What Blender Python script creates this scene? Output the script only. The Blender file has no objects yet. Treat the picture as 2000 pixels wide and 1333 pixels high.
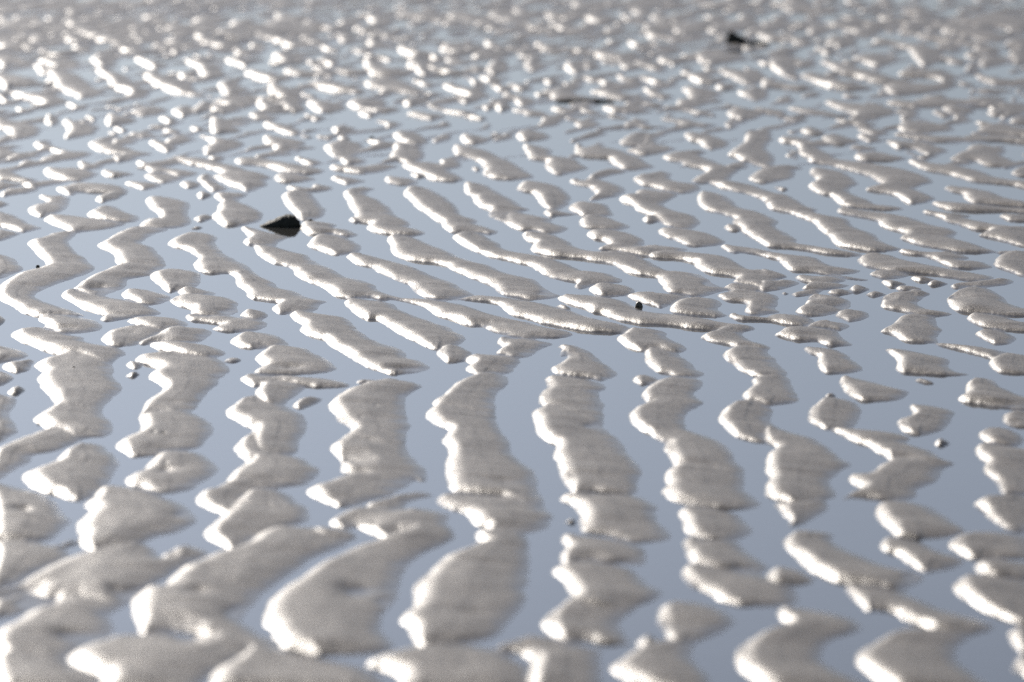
import bpy, math, random
import numpy as np
from mathutils import Vector, noise as mnoise

# ------------------------------------------------------------------ camera geometry
F = 9000.0            # focal length in pixels of the 2000 px wide photograph (160 mm lens)
H = 1.5               # camera height above the water, metres
VH = -400.0           # row of the horizon
TH = math.atan((666.5 - VH) / F)
C = bpy.context.scene.collection

def y_of_row(v):
    return H / np.tan(TH + np.arctan((v - 666.5) / F))
def depth(y):
    return y * math.cos(TH) + H * math.sin(TH)
def ground(u, v):
    y = y_of_row(np.asarray(v, float))
    return (np.asarray(u, float) - 1000.0) / F * depth(y), y

# ------------------------------------------------------------------ noise
def hash2(ix, iy, seed):
    n = (ix.astype(np.int64) * 374761393 + iy.astype(np.int64) * 668265263 + seed * 1442695041) & 0xFFFFFFFF
    n = ((n ^ (n >> 13)) * 1274126177) & 0xFFFFFFFF
    n = n ^ (n >> 16)
    return (n & 0xFFFFFF) / float(0xFFFFFF) * 2 - 1
def vnoise(x, y, seed=0):
    ix = np.floor(x); iy = np.floor(y)
    fx = x - ix; fy = y - iy
    fx = fx * fx * fx * (fx * (fx * 6 - 15) + 10); fy = fy * fy * fy * (fy * (fy * 6 - 15) + 10)
    a = hash2(ix, iy, seed); b = hash2(ix + 1, iy, seed)
    c = hash2(ix, iy + 1, seed); d = hash2(ix + 1, iy + 1, seed)
    return (a * (1 - fx) + b * fx) * (1 - fy) + (c * (1 - fx) + d * fx) * fy
def fbm(x, y, seed=0, o=3):
    s = 0; a = 1.0; t = 0
    for k in range(o):
        s = s + a * vnoise(x * 2 ** k + 17.3 * k, y * 2 ** k - 9.1 * k, seed + k); t += a; a *= 0.5
    return s / t
def sstep(a, b, x):
    t = np.clip((x - a) / (b - a), 0, 1); return t * t * (3 - 2 * t)

# ------------------------------------------------------------------ survey of the sand bars
# outlines of the bars as surveyed on the beach plan: sheet letter, then points of that sheet
BARS = """I: 215,865 260,840 330,830 400,790 540,770 620,775 530,840 530,880 610,940 680,1000 735,1055 700,1095 600,1130 500,1160 400,1200 300,1240 250,1280 350,1320 E: 450,80 560,110 680,155 500,150 410,160 300,155 200,135 150,110 100,70 0,25 -20,-30 I: 0,1200 60,1150 130,1110 250,1080 370,1045 350,1000 290,950 260,910
E: 300,160 420,155 520,150 650,170 740,190 810,235 760,265 660,285 480,290 400,260 340,235 360,215 320,190
E: 90,300 150,275 250,255 340,235 450,275 560,305 660,320 640,345 750,375 900,395 975,430 980,455 900,490 840,515 750,500 600,460 500,455 420,440 320,410 240,370 150,355
E: 265,540 330,495 450,465 560,440 700,440 860,500 885,590 860,610 930,670 955,720 900,780 830,840 780,890 600,900 430,860 440,835 410,810 400,770 350,720 320,680 290,645 320,610 340,595 300,570
E: 260,960 300,930 400,875 470,830 600,820 780,880 830,950 885,1020 860,1070 800,1095 700,1100 600,1110 450,1050 370,1030 330,1000 290,985
E: 380,1035 550,1020 740,1080 650,1110 540,1165 400,1215 250,1240 220,1300 A: 150,30 80,60 0,110 -60,130 E: -60,1230 0,1190 80,1150 200,1110 300,1070
E: -60,120 0,145 45,190 0,225 -60,230
E: -60,370 0,380 120,410 200,440 235,465 150,490 0,520 -60,530
E: 20,550 80,520 180,515 240,490 270,510 240,540 230,580 120,600
E: -60,590 0,590 60,600 110,635 60,670 0,700 -60,700
E: 61,745 120,710 180,715 205,735 150,765 80,760
E: -60,770 0,765 80,780 130,810 110,850 60,900 70,960 130,1020 120,1070 40,1120 0,1140 -60,1150
I: 765,880 820,850 900,800 1000,750 1100,740 1220,740 1330,760 1230,780 1150,820 1085,860 1200,900 1260,970 1305,1030 1250,1070 1150,1120 1050,1135 985,1150 990,1190 960,1220 900,1240 800,1270 720,1280 600,1230 580,1220 650,1160 700,1130 800,1090 880,1060 940,1040 905,1010 905,960 880,930 800,900
I: 475,1280 500,1240 580,1220 700,1250 850,1290 1000,1310 E: 1150,70 1220,110 1255,135 1180,150 1050,160 950,165 870,150 800,140 720,110 650,95 600,70 520,25
E: 790,180 820,155 900,150 1000,140 1060,155 960,180 880,195 810,195
I: 945,1260 1000,1220 1120,1220 1250,1250 1330,1280 E: 1330,5 1300,35 1250,60 1180,65 1100,55 1040,35 980,10
I: 1170,1130 1230,1080 1330,1070 1460,1070 1560,1100 1565,1150 1550,1200 1450,1230 1390,1240 1330,1250 1280,1220 1220,1170
I: 1390,1240 1480,1210 1560,1215 1710,1255 1650,1270 1500,1275 1420,1262
I: 1330,1310 1400,1280 1550,1265 1700,1275 E: 1760,5 1830,35 1870,65 1840,85 1860,120 1800,145 1700,155 1600,150 1520,140 1490,130 1500,95 1440,85 1380,65 1330,30
E: 1445,150 1500,135 1600,155 1800,155 1870,165 2000,170 2080,200 2095,225 2050,250 1950,270 1850,280 1740,275 1665,255 1700,235 1745,215 1600,200 1480,190
E: 1870,150 1910,115 1970,105 2050,115 2095,150 2040,180 1960,180
E: 985,190 1070,165 1200,155 1350,165 1440,195 1480,225 1380,245 1280,262 1180,250 1080,225 1020,205
E: 805,330 810,300 870,260 1000,240 1100,225 1200,235 1290,255 1240,300 1160,340 1080,370 1040,385 960,390 870,385 830,365
E: 1090,365 1150,340 1230,310 1290,265 1400,240 1500,240 1600,255 1660,285 1610,320 1580,350 1450,365 1300,370 1230,360 1180,375 1110,378
E: 1180,370 1300,365 1450,365 1570,370 1660,390 1740,420 1775,445 1700,475 1600,480 1450,460 1330,430 1250,410 1190,390
E: 1045,495 1090,465 1200,455 1320,430 1480,450 1640,475 1700,490 1770,540 1785,580 1740,620 1700,650 1690,690 1640,720 1600,790 1530,850 1500,900 1400,920 1200,920 1090,960 1090,930 1120,860 1180,800 1280,735 1270,700 1220,665 1160,635 1180,600 1240,560 1190,540 1110,530 1060,510
E: 1090,940 1150,920 1300,910 1450,900 1520,920 1590,960 1660,1020 1650,1080 1600,1120 1570,1170 1490,1200 1350,1215 1230,1245 1100,1255 1000,1245 960,1210 895,1170 930,1140 1010,1100 1090,1065 1110,1000 1095,980
E: 980,530 1020,510 1090,520 1115,545 1070,570 1010,555
E: 985,625 1040,600 1100,605 1050,630
E: 1760,510 1800,485 1870,485 1880,505 1820,518
A: 145,95 200,65 300,25 350,10 E: 450,1280 500,1220 560,1190 620,1150 700,1140 800,1165 830,1200 900,1250 940,1300 A: 700,50 665,100 660,130 600,200 500,245 430,232 340,200 250,185 170,140
A: 500,270 560,235 620,165 700,150 900,180 1020,235 1100,270 1190,355 1130,395 1050,435 950,450 880,490 800,520 720,535 580,548 520,525 485,500 500,460 475,430 475,385 510,350 560,310 550,300
E: 1140,1332 1200,1270 1280,1220 1400,1210 1550,1220 1650,1280 1710,1340 A: 1300,30 1310,60 1240,120 1150,170 1020,205 900,185 850,155 780,150 750,125 800,90 870,60
I: 1305,870 1380,820 1470,780 1560,775 1640,790 1700,820 1670,850 1700,900 1750,950 1850,1000 1950,1050 1980,1090 J: 60,1140 150,1180 170,1210 300,1240 400,1290 500,1310 F: 560,40 500,60 480,100 430,120 280,135 180,140 125,100 140,80 190,50 100,35 0,20 I: 1990,1300 1940,1280 1920,1240 1850,1190 1840,1130 1800,1100 1680,1105 1580,1095 1520,1060 1510,1020 1560,980 1500,940 1450,910 1350,890
F: 275,135 350,115 450,125 560,145 650,155 740,195 760,240 830,290 900,330 960,365 1050,390 1150,420 1175,460 1100,500 950,530 880,550 780,490 700,450 580,385 540,335 480,320 400,300 345,260 370,220 310,195 280,170
F: 880,555 820,520 780,490 900,470 1050,470 1180,480 1280,505 1380,555 1300,590 1180,605 1080,608 1000,590
E: 1790,350 1850,310 1920,280 2000,278 F: 100,290 180,315 240,345 260,375 200,400 100,400 E: 2000,415 1900,395 1830,380
E: 1980,480 F: 60,425 120,395 260,385 380,405 470,450 540,490 600,530 635,568 560,590 400,612 200,612 0,610 -20,585 20,555 60,545 20,520
E: 1870,645 1940,610 2000,600 F: 100,625 300,625 500,635 620,655 740,690 700,710 500,715 380,700 200,680 E: 2000,710 1950,690
F: 0,770 -5,735 50,700 0,690 100,665 250,675 385,705 330,760 270,800 200,850 80,850
E: 1765,895 1830,845 1920,790 F: 0,765 80,810 200,850 290,890 370,930 385,1020 370,1080 330,1150 300,1230 150,1240 0,1230 E: 1960,1120 1990,1060 1990,1020 1920,1010 1850,960 1780,930
A: 1370,100 1420,60 1480,20 B: -20,0 F: -80,1230 -150,1190 -70,1090 60,1150 200,1235 350,1270 450,1320 B: 340,15 380,60 340,110 280,150 130,170 0,185 A: 1480,330 1350,320 1250,290 1170,240 1200,205 1300,170 1360,140
E: 1825,1195 1870,1140 1930,1090 2000,1060 F: 150,1150 200,1250 100,1290 0,1290 E: 1960,1300 1900,1260
A: 1240,440 1280,400 1330,350 1400,270 1500,190 B: 50,175 150,190 220,225 280,280 330,325 300,370 200,395 B: 0,480 A: 1500,520 1400,545 1320,500 1260,470
A: 990,770 1030,720 1100,660 1190,620 1280,570 1360,550 1500,510 B: 0,460 150,400 350,400 450,420 590,455 520,510 400,560 300,620 200,680 100,750 0,830 A: 1540,850 1500,890 1460,930 1450,970 1520,1020 1500,1060 1300,1070 1100,1030 1000,1040 850,1050 835,980 800,900 800,830 860,780 950,770
B: 320,430 400,400 520,420 595,455 520,480 400,475
B: 50,960 60,880 110,820 200,760 300,690 400,620 500,570 620,520 780,470 900,440 1050,400 1170,440 1190,465 1100,510 1000,560 920,620 870,680 850,740 860,800 830,840 780,890 740,940 730,1000 760,1050 820,1120 780,1150 600,1170 400,1180 250,1140 170,1130 130,1080 100,1060 110,1020 60,985
B: 430,375 520,325 620,290 750,285 860,300 1000,290 1100,310 1165,330 1140,370 1180,440 1000,470 880,450 790,480 760,460 700,440 650,410 600,400 540,415 480,395
F: 555,850 600,810 680,750 800,710 900,670 1080,650 1200,665 1300,700 1220,740 1160,790 1150,870 1160,950 1190,1010 1170,1080 1140,1150 1050,1170 850,1130 700,1110 750,1060 740,1030 700,1000 640,970 620,920 590,890
F: 790,665 850,655 950,660 900,680 820,680
F: 585,1185 640,1140 700,1100 780,1040 900,1050 1050,1100 1150,1160 1200,1230 1270,1310 B: 1010,40 1020,130 950,110 900,160 800,210 720,235 650,260 520,285 440,260 400,240 350,220 310,190 350,160 450,130 540,100 530,60 520,0 F: 690,1300 620,1240
B: 640,280 780,230 900,205 1000,190 1060,210 980,230 920,250 880,290 780,300
F: 285,850 330,815 400,795 500,790 530,805 470,840 400,870 350,885 300,870
F: 1415,450 1460,400 1520,385 1600,395 1690,440 1640,500 1580,515 1490,515 1440,480
F: 695,45 720,25 850,20 900,25 1050,50 1120,100 1180,130 1270,170 1400,210 1500,240 1550,280 1655,325 1600,370 1540,395 1440,415 1380,410 1320,385 1240,350 1140,300 1060,250 1000,210 950,180 870,180 800,150 740,100 710,75
J: 400,870 440,825 500,800 640,800 740,840 830,890 800,935 720,950 650,960 560,940 480,910 430,900
J: 700,960 850,945 1000,990 1120,1020 1220,1050 1400,1130 1530,1170 1610,1220 1710,1265 1640,1285 1500,1310 1380,1300 1270,1270 1210,1220 1200,1190 1100,1150 1000,1110 940,1080 920,1050 830,1040 750,1010
J: -20,880 0,870 150,890 270,930 380,950 430,990 500,1030 620,1080 700,1130 850,1160 930,1200 960,1240 1080,1280 1150,1300 1000,1310 900,1290 750,1300 620,1280 560,1240 520,1210 430,1170 340,1130 300,1100 310,1070 240,1040 120,1020 50,980 0,940
F: 1000,5 1170,15 1350,20 1500,40 1650,75 1800,130 1890,155 G: 0,180 130,205 250,240 400,265 480,300 400,325 250,325 130,330 0,315 F: 1900,285 1830,265 1780,230 1700,235 1600,200 1500,170 1400,140 1350,95 1240,55
J: 1020,830 1060,800 1150,800 1260,830 1340,870 1500,930 1600,980 1700,1010 1830,1040 1900,1080 2000,1110 K: 60,1120 180,1150 220,1200 300,1240 370,1275 300,1300 170,1310 0,1280 J: 1890,1250 1850,1200 1720,1150 1640,1110 1530,1070 1500,1040 1400,1020 1300,1010 1200,1000 1100,970 1050,920 1050,880
J: 1550,1310 1750,1270 2000,1290 G: 0,15 150,35 250,55 340,90 450,110 530,145 700,185 850,215 930,250 910,290 800,290 600,275 400,240 230,210 165,180 0,145 F: 1940,100 1870,50 1600,25
G: 805,325 870,300 930,250 1050,245 1150,265 1210,290 1180,310 1250,345 1330,375 1370,415 1300,440 1180,420 1100,420 1030,435 980,415 880,390
G: 1030,450 1060,420 1150,410 1290,440 1300,470 1390,510 1420,560 1510,605 1450,630 1350,630 1250,620 1200,600 1130,595 1080,550 1050,500
K: 370,1290 420,1265 600,1270 750,1290 G: 850,30 950,75 1010,110 1150,130 1300,140 1500,170 1600,195 1750,215 1850,230 1910,255 1830,270 1700,260 1540,265 1400,250 1250,230 1050,220 940,205 820,185 740,155 700,130 620,125 580,95 500,75 430,55 380,30
G: 340,80 400,70 460,90 430,110
J: 1530,820 1600,790 1750,780 1820,830 1910,870 1900,900 2000,930 K: 150,950 300,980 440,1030 540,1080 600,1080 750,1100 855,1145 850,1170 700,1180 600,1200 530,1225 480,1205 520,1170 400,1155 250,1115 150,1035 50,1020 J: 1980,1000 1850,970 1700,920 1640,890 1570,850
K: 600,1230 650,1195 800,1180 900,1200 970,1245 900,1270 780,1280 680,1275
K: 890,1275 1000,1260 1150,1255 1300,1265 1400,1290 G: 1280,45 1220,75 1160,95 1110,70 1000,40 920,5
G: 1225,100 1270,55 1350,20 1450,10 1550,10 1600,30 1640,60 1600,100 1630,130 1690,150 1620,165 1520,155 1350,140 1240,125
G: 1600,-10 1700,-10 1900,0 2000,0 H: 60,20 75,50 50,90 90,125 0,135 G: 1950,150 1850,140 1820,110 1840,80 1830,45 1700,40 1640,25
G: 1690,155 1730,135 1850,150 2000,165 H: 0,150 100,135 250,145 340,180 370,205 300,240 200,225 50,200 G: 1950,190 1780,190
G: 1480,320 1520,295 1600,265 1750,230 1850,235 1810,270 1785,310 1870,350 1990,380 H: 0,385 20,400 G: 1990,415 1900,400 1750,405 1720,380 1600,360 1530,340
G: 1650,460 1690,420 1800,390 1990,400 H: 0,460 50,480 80,530 130,580 150,620 0,640 G: 1900,625 1800,590 1740,550 1710,510
G: 1860,655 1900,640 2000,630 H: 150,625 190,690 200,740 260,805 200,830 100,845 0,850 G: 1900,820 1830,810 1800,770 1850,720 1900,700
G: 1605,970 1640,930 1650,890 1720,850 1830,810 2000,830 H: 30,890 20,980 50,1030 0,1100 G: 2000,1155 1900,1135 1800,1110 1720,1080 1660,1020
H: 0,1010 200,1065 350,1110 430,1150 500,1215 560,1270 650,1310 D: 430,70 360,120 400,180 410,215 340,240 240,265 150,260 50,230 0,215 -20,160 20,110 -20,60 H: -10,1270 0,1230 50,1200 80,1180 0,1150 G: 1960,1100
D: 40,260 150,260 240,260 350,245 350,300 270,350 200,390 120,405 140,360 90,320
G: 300,570 350,540 430,490 440,460 370,470 400,430 430,410 350,390 450,375 520,395 600,430 650,480 740,540 830,610 780,640 700,660 600,635 450,620 380,610
F: 1880,365 1900,320 1960,310 2000,320 G: 0,325 150,330 330,370 260,395 180,430 130,470 0,480 F: 1960,460 1870,450 1890,420 1950,395
F: 1630,500 1700,455 1800,450 2000,470 G: 70,510 30,540 F: 1990,600 1900,600 1750,620 1690,600 1640,560 1700,530
F: 1525,720 1560,680 1640,640 1750,605 1900,600 1980,640 1950,690 1880,750 1860,830 1850,940 1700,900 1500,870 1420,860 1375,835 1430,800 1490,750
F: 1335,910 1390,860 1500,830 1700,850 1850,930 1880,990 1910,1060 1960,1130 1990,1220 G: 60,1290 C: 140,80 150,160 180,260 100,290 B: 1520,220 1300,205 1160,180 1155,100 1150,0 F: 1520,1240 1500,1180 1450,1130 1490,1080 1510,1040 1470,1020 1400,1000 1350,950
B: 1080,240 1120,210 1200,200 1350,210 1520,220 C: 130,220 180,270 240,340 220,400 100,435 0,450 B: 1400,440 1390,400 1330,390 1290,340 1250,310 1150,290
B: 1315,440 1400,430 1539,430 C: 80,450 90,510 B: 1539,530 1400,500 1340,480
B: 865,970 900,930 950,890 960,830 970,770 1030,700 1060,650 1150,580 1250,540 1350,500 1500,480 C: 30,480 80,520 110,590 90,680 80,750 70,850 20,920 0,940 B: 1500,980 1450,1050 1300,1100 1150,1115 1020,1125 960,1100 930,1050 920,1010
G: 270,640 320,620 420,620 570,640 700,680 730,715 660,750 680,800 720,850 690,890 685,960 690,1000 400,900 250,850 210,840 220,760 280,710 270,680
G: 155,910 220,870 280,840 500,850 690,900 690,1000 770,1080 850,1150 890,1220 940,1280 980,1332 C: 785,75 750,110 760,180 730,205 600,200 500,195 370,200 330,140 300,90 290,40 265,0 G: 320,1250 340,1200 355,1150 280,1130 220,1090 195,1050 200,1010 180,970
C: 290,235 330,210 500,205 750,215 820,250 890,290 840,310 880,380 980,465 900,485 800,495 740,490 680,480 560,450 480,440 420,430 420,380 420,330 380,270
C: 295,480 320,450 400,445 600,470 750,500 800,570 810,620 740,630 600,620 450,620 330,650 300,600 300,560 340,530
C: 245,670 290,640 450,615 650,630 750,680 800,750 900,800 850,840 750,880 700,910 600,900 400,880 310,870 370,830 350,780 310,730
C: 185,990 220,930 310,870 450,850 650,900 700,910 660,960 640,1020 680,1080 730,1110 600,1110 450,1090 330,1100 250,1050
B: 1410,1160 1480,1120 C: 0,1110 100,1070 250,1070 400,1110 530,1140 540,1200 520,1300 540,1400 100,1400 110,1300 150,1200 60,1150
B: 660,1230 760,1190 900,1150 1100,1130 1300,1110 1500,1160 C: 0,1200 100,1250 120,1400 B: 880,1400 870,1300 780,1260
B: -40,1100 100,1120 300,1170 500,1220 650,1260 760,1330 780,1400 A: 1250,1400 1280,1280 1400,1220 1500,1150
A: 620,1090 700,1060 850,1055 1000,1045 1200,1070 1400,1010 1500,1030 B: 0,1050 140,1100 0,1160 A: 1400,1230 1250,1300 1200,1400 600,1400 640,1300 500,1260 400,1200 500,1130
A: -60,1090 0,1040 100,970 200,900 300,880 330,830 400,770 550,800 700,850 750,870 700,900 650,930 660,970 690,1040 600,1080 450,1150 350,1200 100,1200 -60,1150
A: -60,1200 70,1150 200,1100 350,1190 500,1260 620,1300 600,1400 -60,1400
A: -60,800 0,790 100,760 200,700 300,640 420,590 560,550 700,530 850,500 930,530 950,590 1010,565 1080,525 1150,512 1270,560 1180,600 1080,650 1000,700 900,760 830,810 740,870 600,850 450,830 330,850 150,790 0,830 -60,850
A: -60,850 50,830 150,790 330,850 200,900 50,940 -60,970
A: -60,135 0,140 150,175 250,200 330,260 400,340 420,370 350,430 310,480 200,490 0,490 -60,490
A: -60,500 0,495 200,490 350,520 430,490 500,490 470,510 380,530 430,580 300,640 150,720 0,780 -60,800
G: 1080,700 1150,660 1260,630 1400,635 1500,660 1480,700 1400,760 1450,800 1490,830 1400,870 1100,830 1060,830 1000,770 1040,730
G: 935,655 980,620 1080,620 1140,655 1080,690 1000,695
G: 905,925 950,880 1060,830 1250,800 1450,830 1480,835 1400,880 1360,900 1340,980 1360,1050 1300,1130 1200,1150 1150,1120 1060,1060 1000,1040 940,990
G: 1190,1190 1220,1150 1180,1130 1080,1070 1200,1050 1360,1050 1500,1085 1600,1130 1700,1180 1730,1260 1750,1300 1800,1340 C: 1395,50 1390,130 1400,190 1450,230 1500,270 1400,300 1300,300 1150,285 1050,270 960,240 900,190 940,150 910,110 930,70 990,40 G: 1260,1310 1240,1250
C: 1000,310 1080,275 1200,290 1340,320 1400,370 1450,430 1380,475 1280,485 1150,475 1080,450 1035,420 1040,370
C: 1035,490 1070,465 1200,480 1350,490 1400,550 1470,600 1539,640 D: 0,650 C: 1450,680 1330,660 1200,650 1080,610 1050,560
C: 1030,660 1080,625 1300,650 1500,690 D: 60,730 150,770 190,850 80,875 0,880 C: 1450,885 1350,870 1230,840 1200,810 1100,770 1040,710
D: 0,690 50,650 130,650 200,680 290,725 200,755 80,755 0,735
C: 870,950 900,890 980,850 1100,855 1230,880 1310,930 1350,975 1280,1020 1180,1060 1080,1100 1000,1110 950,1080 910,1020
C: 755,1100 800,1065 860,1070 870,1110 800,1140
C: 600,1250 650,1210 720,1150 800,1120 900,1090 1000,1085 1080,1110 1080,1180 1120,1250 1180,1333 1200,1400 980,1400 800,1360 700,1320
H: 480,1040 620,1035 850,1045 1000,1065 1105,1105 1070,1150 1200,1185 1280,1215 1350,1270 1440,1310 1300,1310 1100,1290 1010,1300 950,1280 890,1230 850,1215 780,1160 680,1140 620,1110 560,1070
D: 485,120 500,90 600,90 650,55 H: 860,1325 950,1290 1100,1270 1300,1280 1440,1305 D: 1090,20 1050,60 1000,130 950,150 880,180 890,220 800,240 700,240 600,230 500,230 430,235 500,200 580,170 520,145
H: 310,940 330,890 400,820 440,800 560,800 660,820 720,870 720,940 690,990 650,1030 550,1040 470,1045 400,1020 330,980
H: 570,690 580,640 620,625 720,645 850,675 960,705 1080,735 1110,750 1060,790 980,815 850,825 750,820 680,805 640,775 600,740
H: 275,405 330,390 440,400 550,420 610,450 640,490 690,520 740,570 680,590 580,605 490,608 430,595 400,560 400,520 400,470 330,450
H: 910,410 990,405 1150,430 1300,460 1425,500 1390,550 1450,590 1580,610 1450,625 1250,615 1130,605 1060,605 1000,575 1010,520 990,480 950,450
H: 870,80 900,40 890,10 L: 880,1310 950,1260 1100,1250 1200,1240 1270,1260 H: 1200,10 1150,60 1230,95 1350,115 1435,135 1390,155 1200,145 1120,135 1040,110 980,105
H: 875,280 900,255 980,220 1000,185 1080,145 1200,140 1310,160 1310,210 1360,260 1320,310 1340,360 1200,370 1060,350 990,310 960,290
H: 1300,365 1500,375 1700,400 1880,440 1800,500 1760,490 1700,470 1550,430 1450,405 1340,385
H: 1720,530 1760,490 1880,440 2100,470 2100,610 1950,610 1790,595
H: 1405,30 1430,0 L: 1410,1310 1440,1260 1550,1215 1650,1205 1750,1230 1800,1270 H: 1830,0 1870,50 1950,80 2100,110 2100,160 1850,150 1700,135 1500,120 1440,90
H: 1550,175 1600,140 1720,140 1850,160 1920,190 2100,210 2100,280 1900,270 1760,250 1660,235
H: 1620,290 1700,260 1800,265 1900,300 1960,330 1880,370 1780,380 1720,350 1650,320
H: 1545,690 1600,650 1700,640 1760,650 1785,690 1850,720 1950,770 2100,810 2100,900 1950,890 1800,870 1640,840 1560,830 1470,800 1540,770
H: 1825,980 1850,920 1930,900 2100,900 2100,1040 1900,1020
H: 1650,1080 1700,1030 1850,1025 1950,1060 2000,1120 1980,1160 1900,1170 1750,1150 1680,1120
H: 1605,1215 1650,1165 1750,1150 1900,1175 2100,1200 D: 1620,60 1620,200 1440,210 1400,180 1380,130 1330,100 1290,70 1310,20 H: 1680,1290
H: 1010,990 1040,965 1110,950 1130,920 1100,860 1130,840 1250,850 1400,880 1460,910 1420,960 1410,1010 1350,1050 1250,1080 1180,1085 1100,1070 1050,1040
H: 1285,1150 1330,1120 1400,1135 1425,1155 1340,1175
H: 1140,655 1200,645 1270,665 1305,685 1220,680
H: 440,780 490,765 525,775 480,788
H: 210,120 240,90 300,60 310,20 L: 300,1310 330,1275 420,1260 550,1280 630,1310 H: 645,40 640,90 560,120 430,155 330,155 250,140
H: 530,145 570,120 650,105 760,120 795,155 740,185 640,205 590,180
H: 300,240 370,205 500,195 600,205 640,230 580,265 550,260 450,245
H: 55,305 120,260 230,250 350,240 450,250 550,270 560,310 620,355 670,380 590,390 480,390 400,350 330,355 210,345 150,320
D: 640,320 680,260 740,245 880,255 960,280 1040,320 1130,390 1180,430 1100,460 950,475 850,470 770,460 720,400 680,370
D: 670,520 710,470 770,460 900,490 960,520 1050,560 1150,590 1190,615 1120,650 990,665 960,680 880,640 820,600 770,560 700,550
D: 90,490 130,450 200,420 330,430 410,450 370,490 430,520 550,580 650,620 780,660 870,670 940,710 870,750 800,780 700,770 580,750 470,740 380,720 280,670 210,610 140,540
D: 470,770 500,740 620,755 760,780 880,830 1000,890 1120,930 1250,960 1370,1000 1300,1030 1150,1040 980,1020 930,990 830,960 790,920 690,900 600,905 550,860 500,820
D: 530,1210 560,1150 650,1100 760,1040 900,1020 1100,1020 1260,1030 1190,1070 1110,1120 1110,1180 1200,1270 1300,1333 1350,1400 800,1400 650,1320 570,1260
D: 70,920 100,880 200,890 350,920 480,950 570,1005 500,1040 400,1070 340,1110 310,1170 320,1220 420,1280 560,1333 560,1400 60,1400 C: 1539,1380 1450,1310 1380,1260 1360,1190 1400,1120 1480,1060 D: 60,1010 130,985 80,950
D: 1245,270 1280,240 1400,225 1620,210 1620,420 1500,440 1400,400 1330,350
D: 1090,510 1130,470 1240,440 1400,430 1620,470 1620,590 1400,590 1250,600 1150,560
D: 1240,640 1280,615 1400,600 1620,620 1620,720 1300,700
D: 1120,770 1170,710 1260,695 1400,700 1620,740 1620,1000 1480,970 1330,920 1200,850
D: 1455,1060 1490,1020 1620,1000 1620,1160 1500,1160
D: 1475,1210 1540,1170 1620,1170 1620,1320 1500,1270
I: 70,20 100,-10 250,-20 290,20 200,40 110,45
I: 500,25 560,-5 700,-10 760,5 650,30 560,40
I: 265,90 320,70 420,60 380,85 440,110 520,140 600,150 700,150 735,170 640,200 540,215 420,230 330,220 400,180 480,165 400,140 320,130
I: -60,110 0,110 80,125 160,165 100,195 0,230 -60,240
I: 690,90 750,60 850,30 900,10 935,20 900,60 880,85 980,110 1080,145 1040,175 900,165 800,150 720,120
I: 880,190 950,170 1080,150 1180,155 1215,170 1100,190 1030,220 920,235 890,215
I: 1055,15 1090,0 1180,5 1230,30 1160,45 1090,40
I: 1170,75 1210,50 1290,70 1370,100 1385,140 1310,160 1250,130 1190,100
I: 1555,25 1600,20 1700,40 1850,60 1920,90 1850,130 1700,170 1600,175 1590,120 1650,100 1640,60
I: -60,290 60,280 140,265 160,240 230,220 300,225 330,205 400,190 500,200 420,235 300,260 180,285 100,310 200,350 320,365 250,390 150,380 0,365 -60,360
I: 335,300 380,275 500,280 610,275 700,290 780,330 700,360 660,380 560,375 430,350 370,340
I: 610,235 660,225 760,245 820,270 720,290 640,290 620,265
I: 785,315 830,290 950,300 1060,325 980,345 860,345
I: -60,390 0,380 100,395 200,400 150,420 50,440 -60,440
I: 10,470 60,445 150,440 230,430 300,440 250,470 150,480 50,500 0,490
I: 150,400 200,395 300,390 420,375 560,380 480,400 340,420 290,440 230,430
I: 435,440 500,430 580,400 700,395 850,400 960,420 1010,460 900,480 860,475 750,470 600,465 560,495 500,470
I: 740,520 800,490 900,470 1000,465 960,500 880,530 800,545
I: 970,400 1040,380 1150,390 1260,400 1250,430 1120,450 1070,425
I: 1065,235 1110,220 1200,240 1300,270 1450,290 1565,315 1500,340 1400,350 1300,315 1180,310 1130,280
I: 1120,345 1160,320 1280,315 1380,340 1450,350 1380,380 1300,400 1200,380
I: 1330,200 1390,182 1500,195 1650,210 1780,245 1900,275 1950,310 1850,325 1740,320 1660,285 1550,260 1400,235
I: 1825,220 1870,200 2000,190 J: 100,210 230,230 350,250 450,270 555,300 480,325 350,320 250,310 170,290 100,270 0,255 I: 1870,250
I: 1400,400 1450,380 1540,385 1570,410 1540,435 1450,430
I: 1540,370 1590,325 1650,320 1660,360 1700,390 1760,420 1790,440 1700,465 1640,455 1590,420 1570,390
I: 1660,350 1720,320 1850,310 2000,300 J: 80,330 130,350 60,380 100,410 20,440 I: 1990,455 1930,470 1870,430 1780,410 1720,370
I: 1540,480 1580,465 1640,470 1660,495 1600,515 1555,510
I: 1665,490 1720,470 1850,470 1960,475 1890,510 1850,545 1930,560 2000,600 J: 40,620 60,640 20,700 I: 1990,700 1900,730 1740,725 1690,690 1660,650 1700,620 1700,570 1740,545 1700,520
I: 1520,675 1560,650 1640,645 1650,665 1600,695 1550,695
I: 1135,530 1170,505 1300,500 1410,520 1490,560 1470,600 1470,660 1500,710 1400,745 1250,750 1090,735 1130,700 1160,680 1250,680 1240,630 1170,590
I: 220,605 260,570 340,550 380,540 330,520 305,495 330,485 420,495 500,490 545,510 540,560 500,610 420,640 330,660 260,640
I: 345,680 390,650 520,645 700,665 850,690 1000,712 900,740 760,765 600,780 540,770 480,740 400,710
I: 670,645 720,610 830,560 900,580 980,620 1050,640 1100,670 1040,700 920,695 800,680
I: -60,610 0,610 100,640 200,695 250,720 330,745 250,770 180,780 80,745 0,730 -60,730
I: -60,770 60,765 170,785 110,810 0,850 -60,860
I: -60,940 20,950 110,990 180,1060 120,1100 0,1140 -60,1150
I: -60,530 0,530 80,560 30,580 -60,600
I: 1470,755 1540,738 1600,738 1560,752
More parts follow.
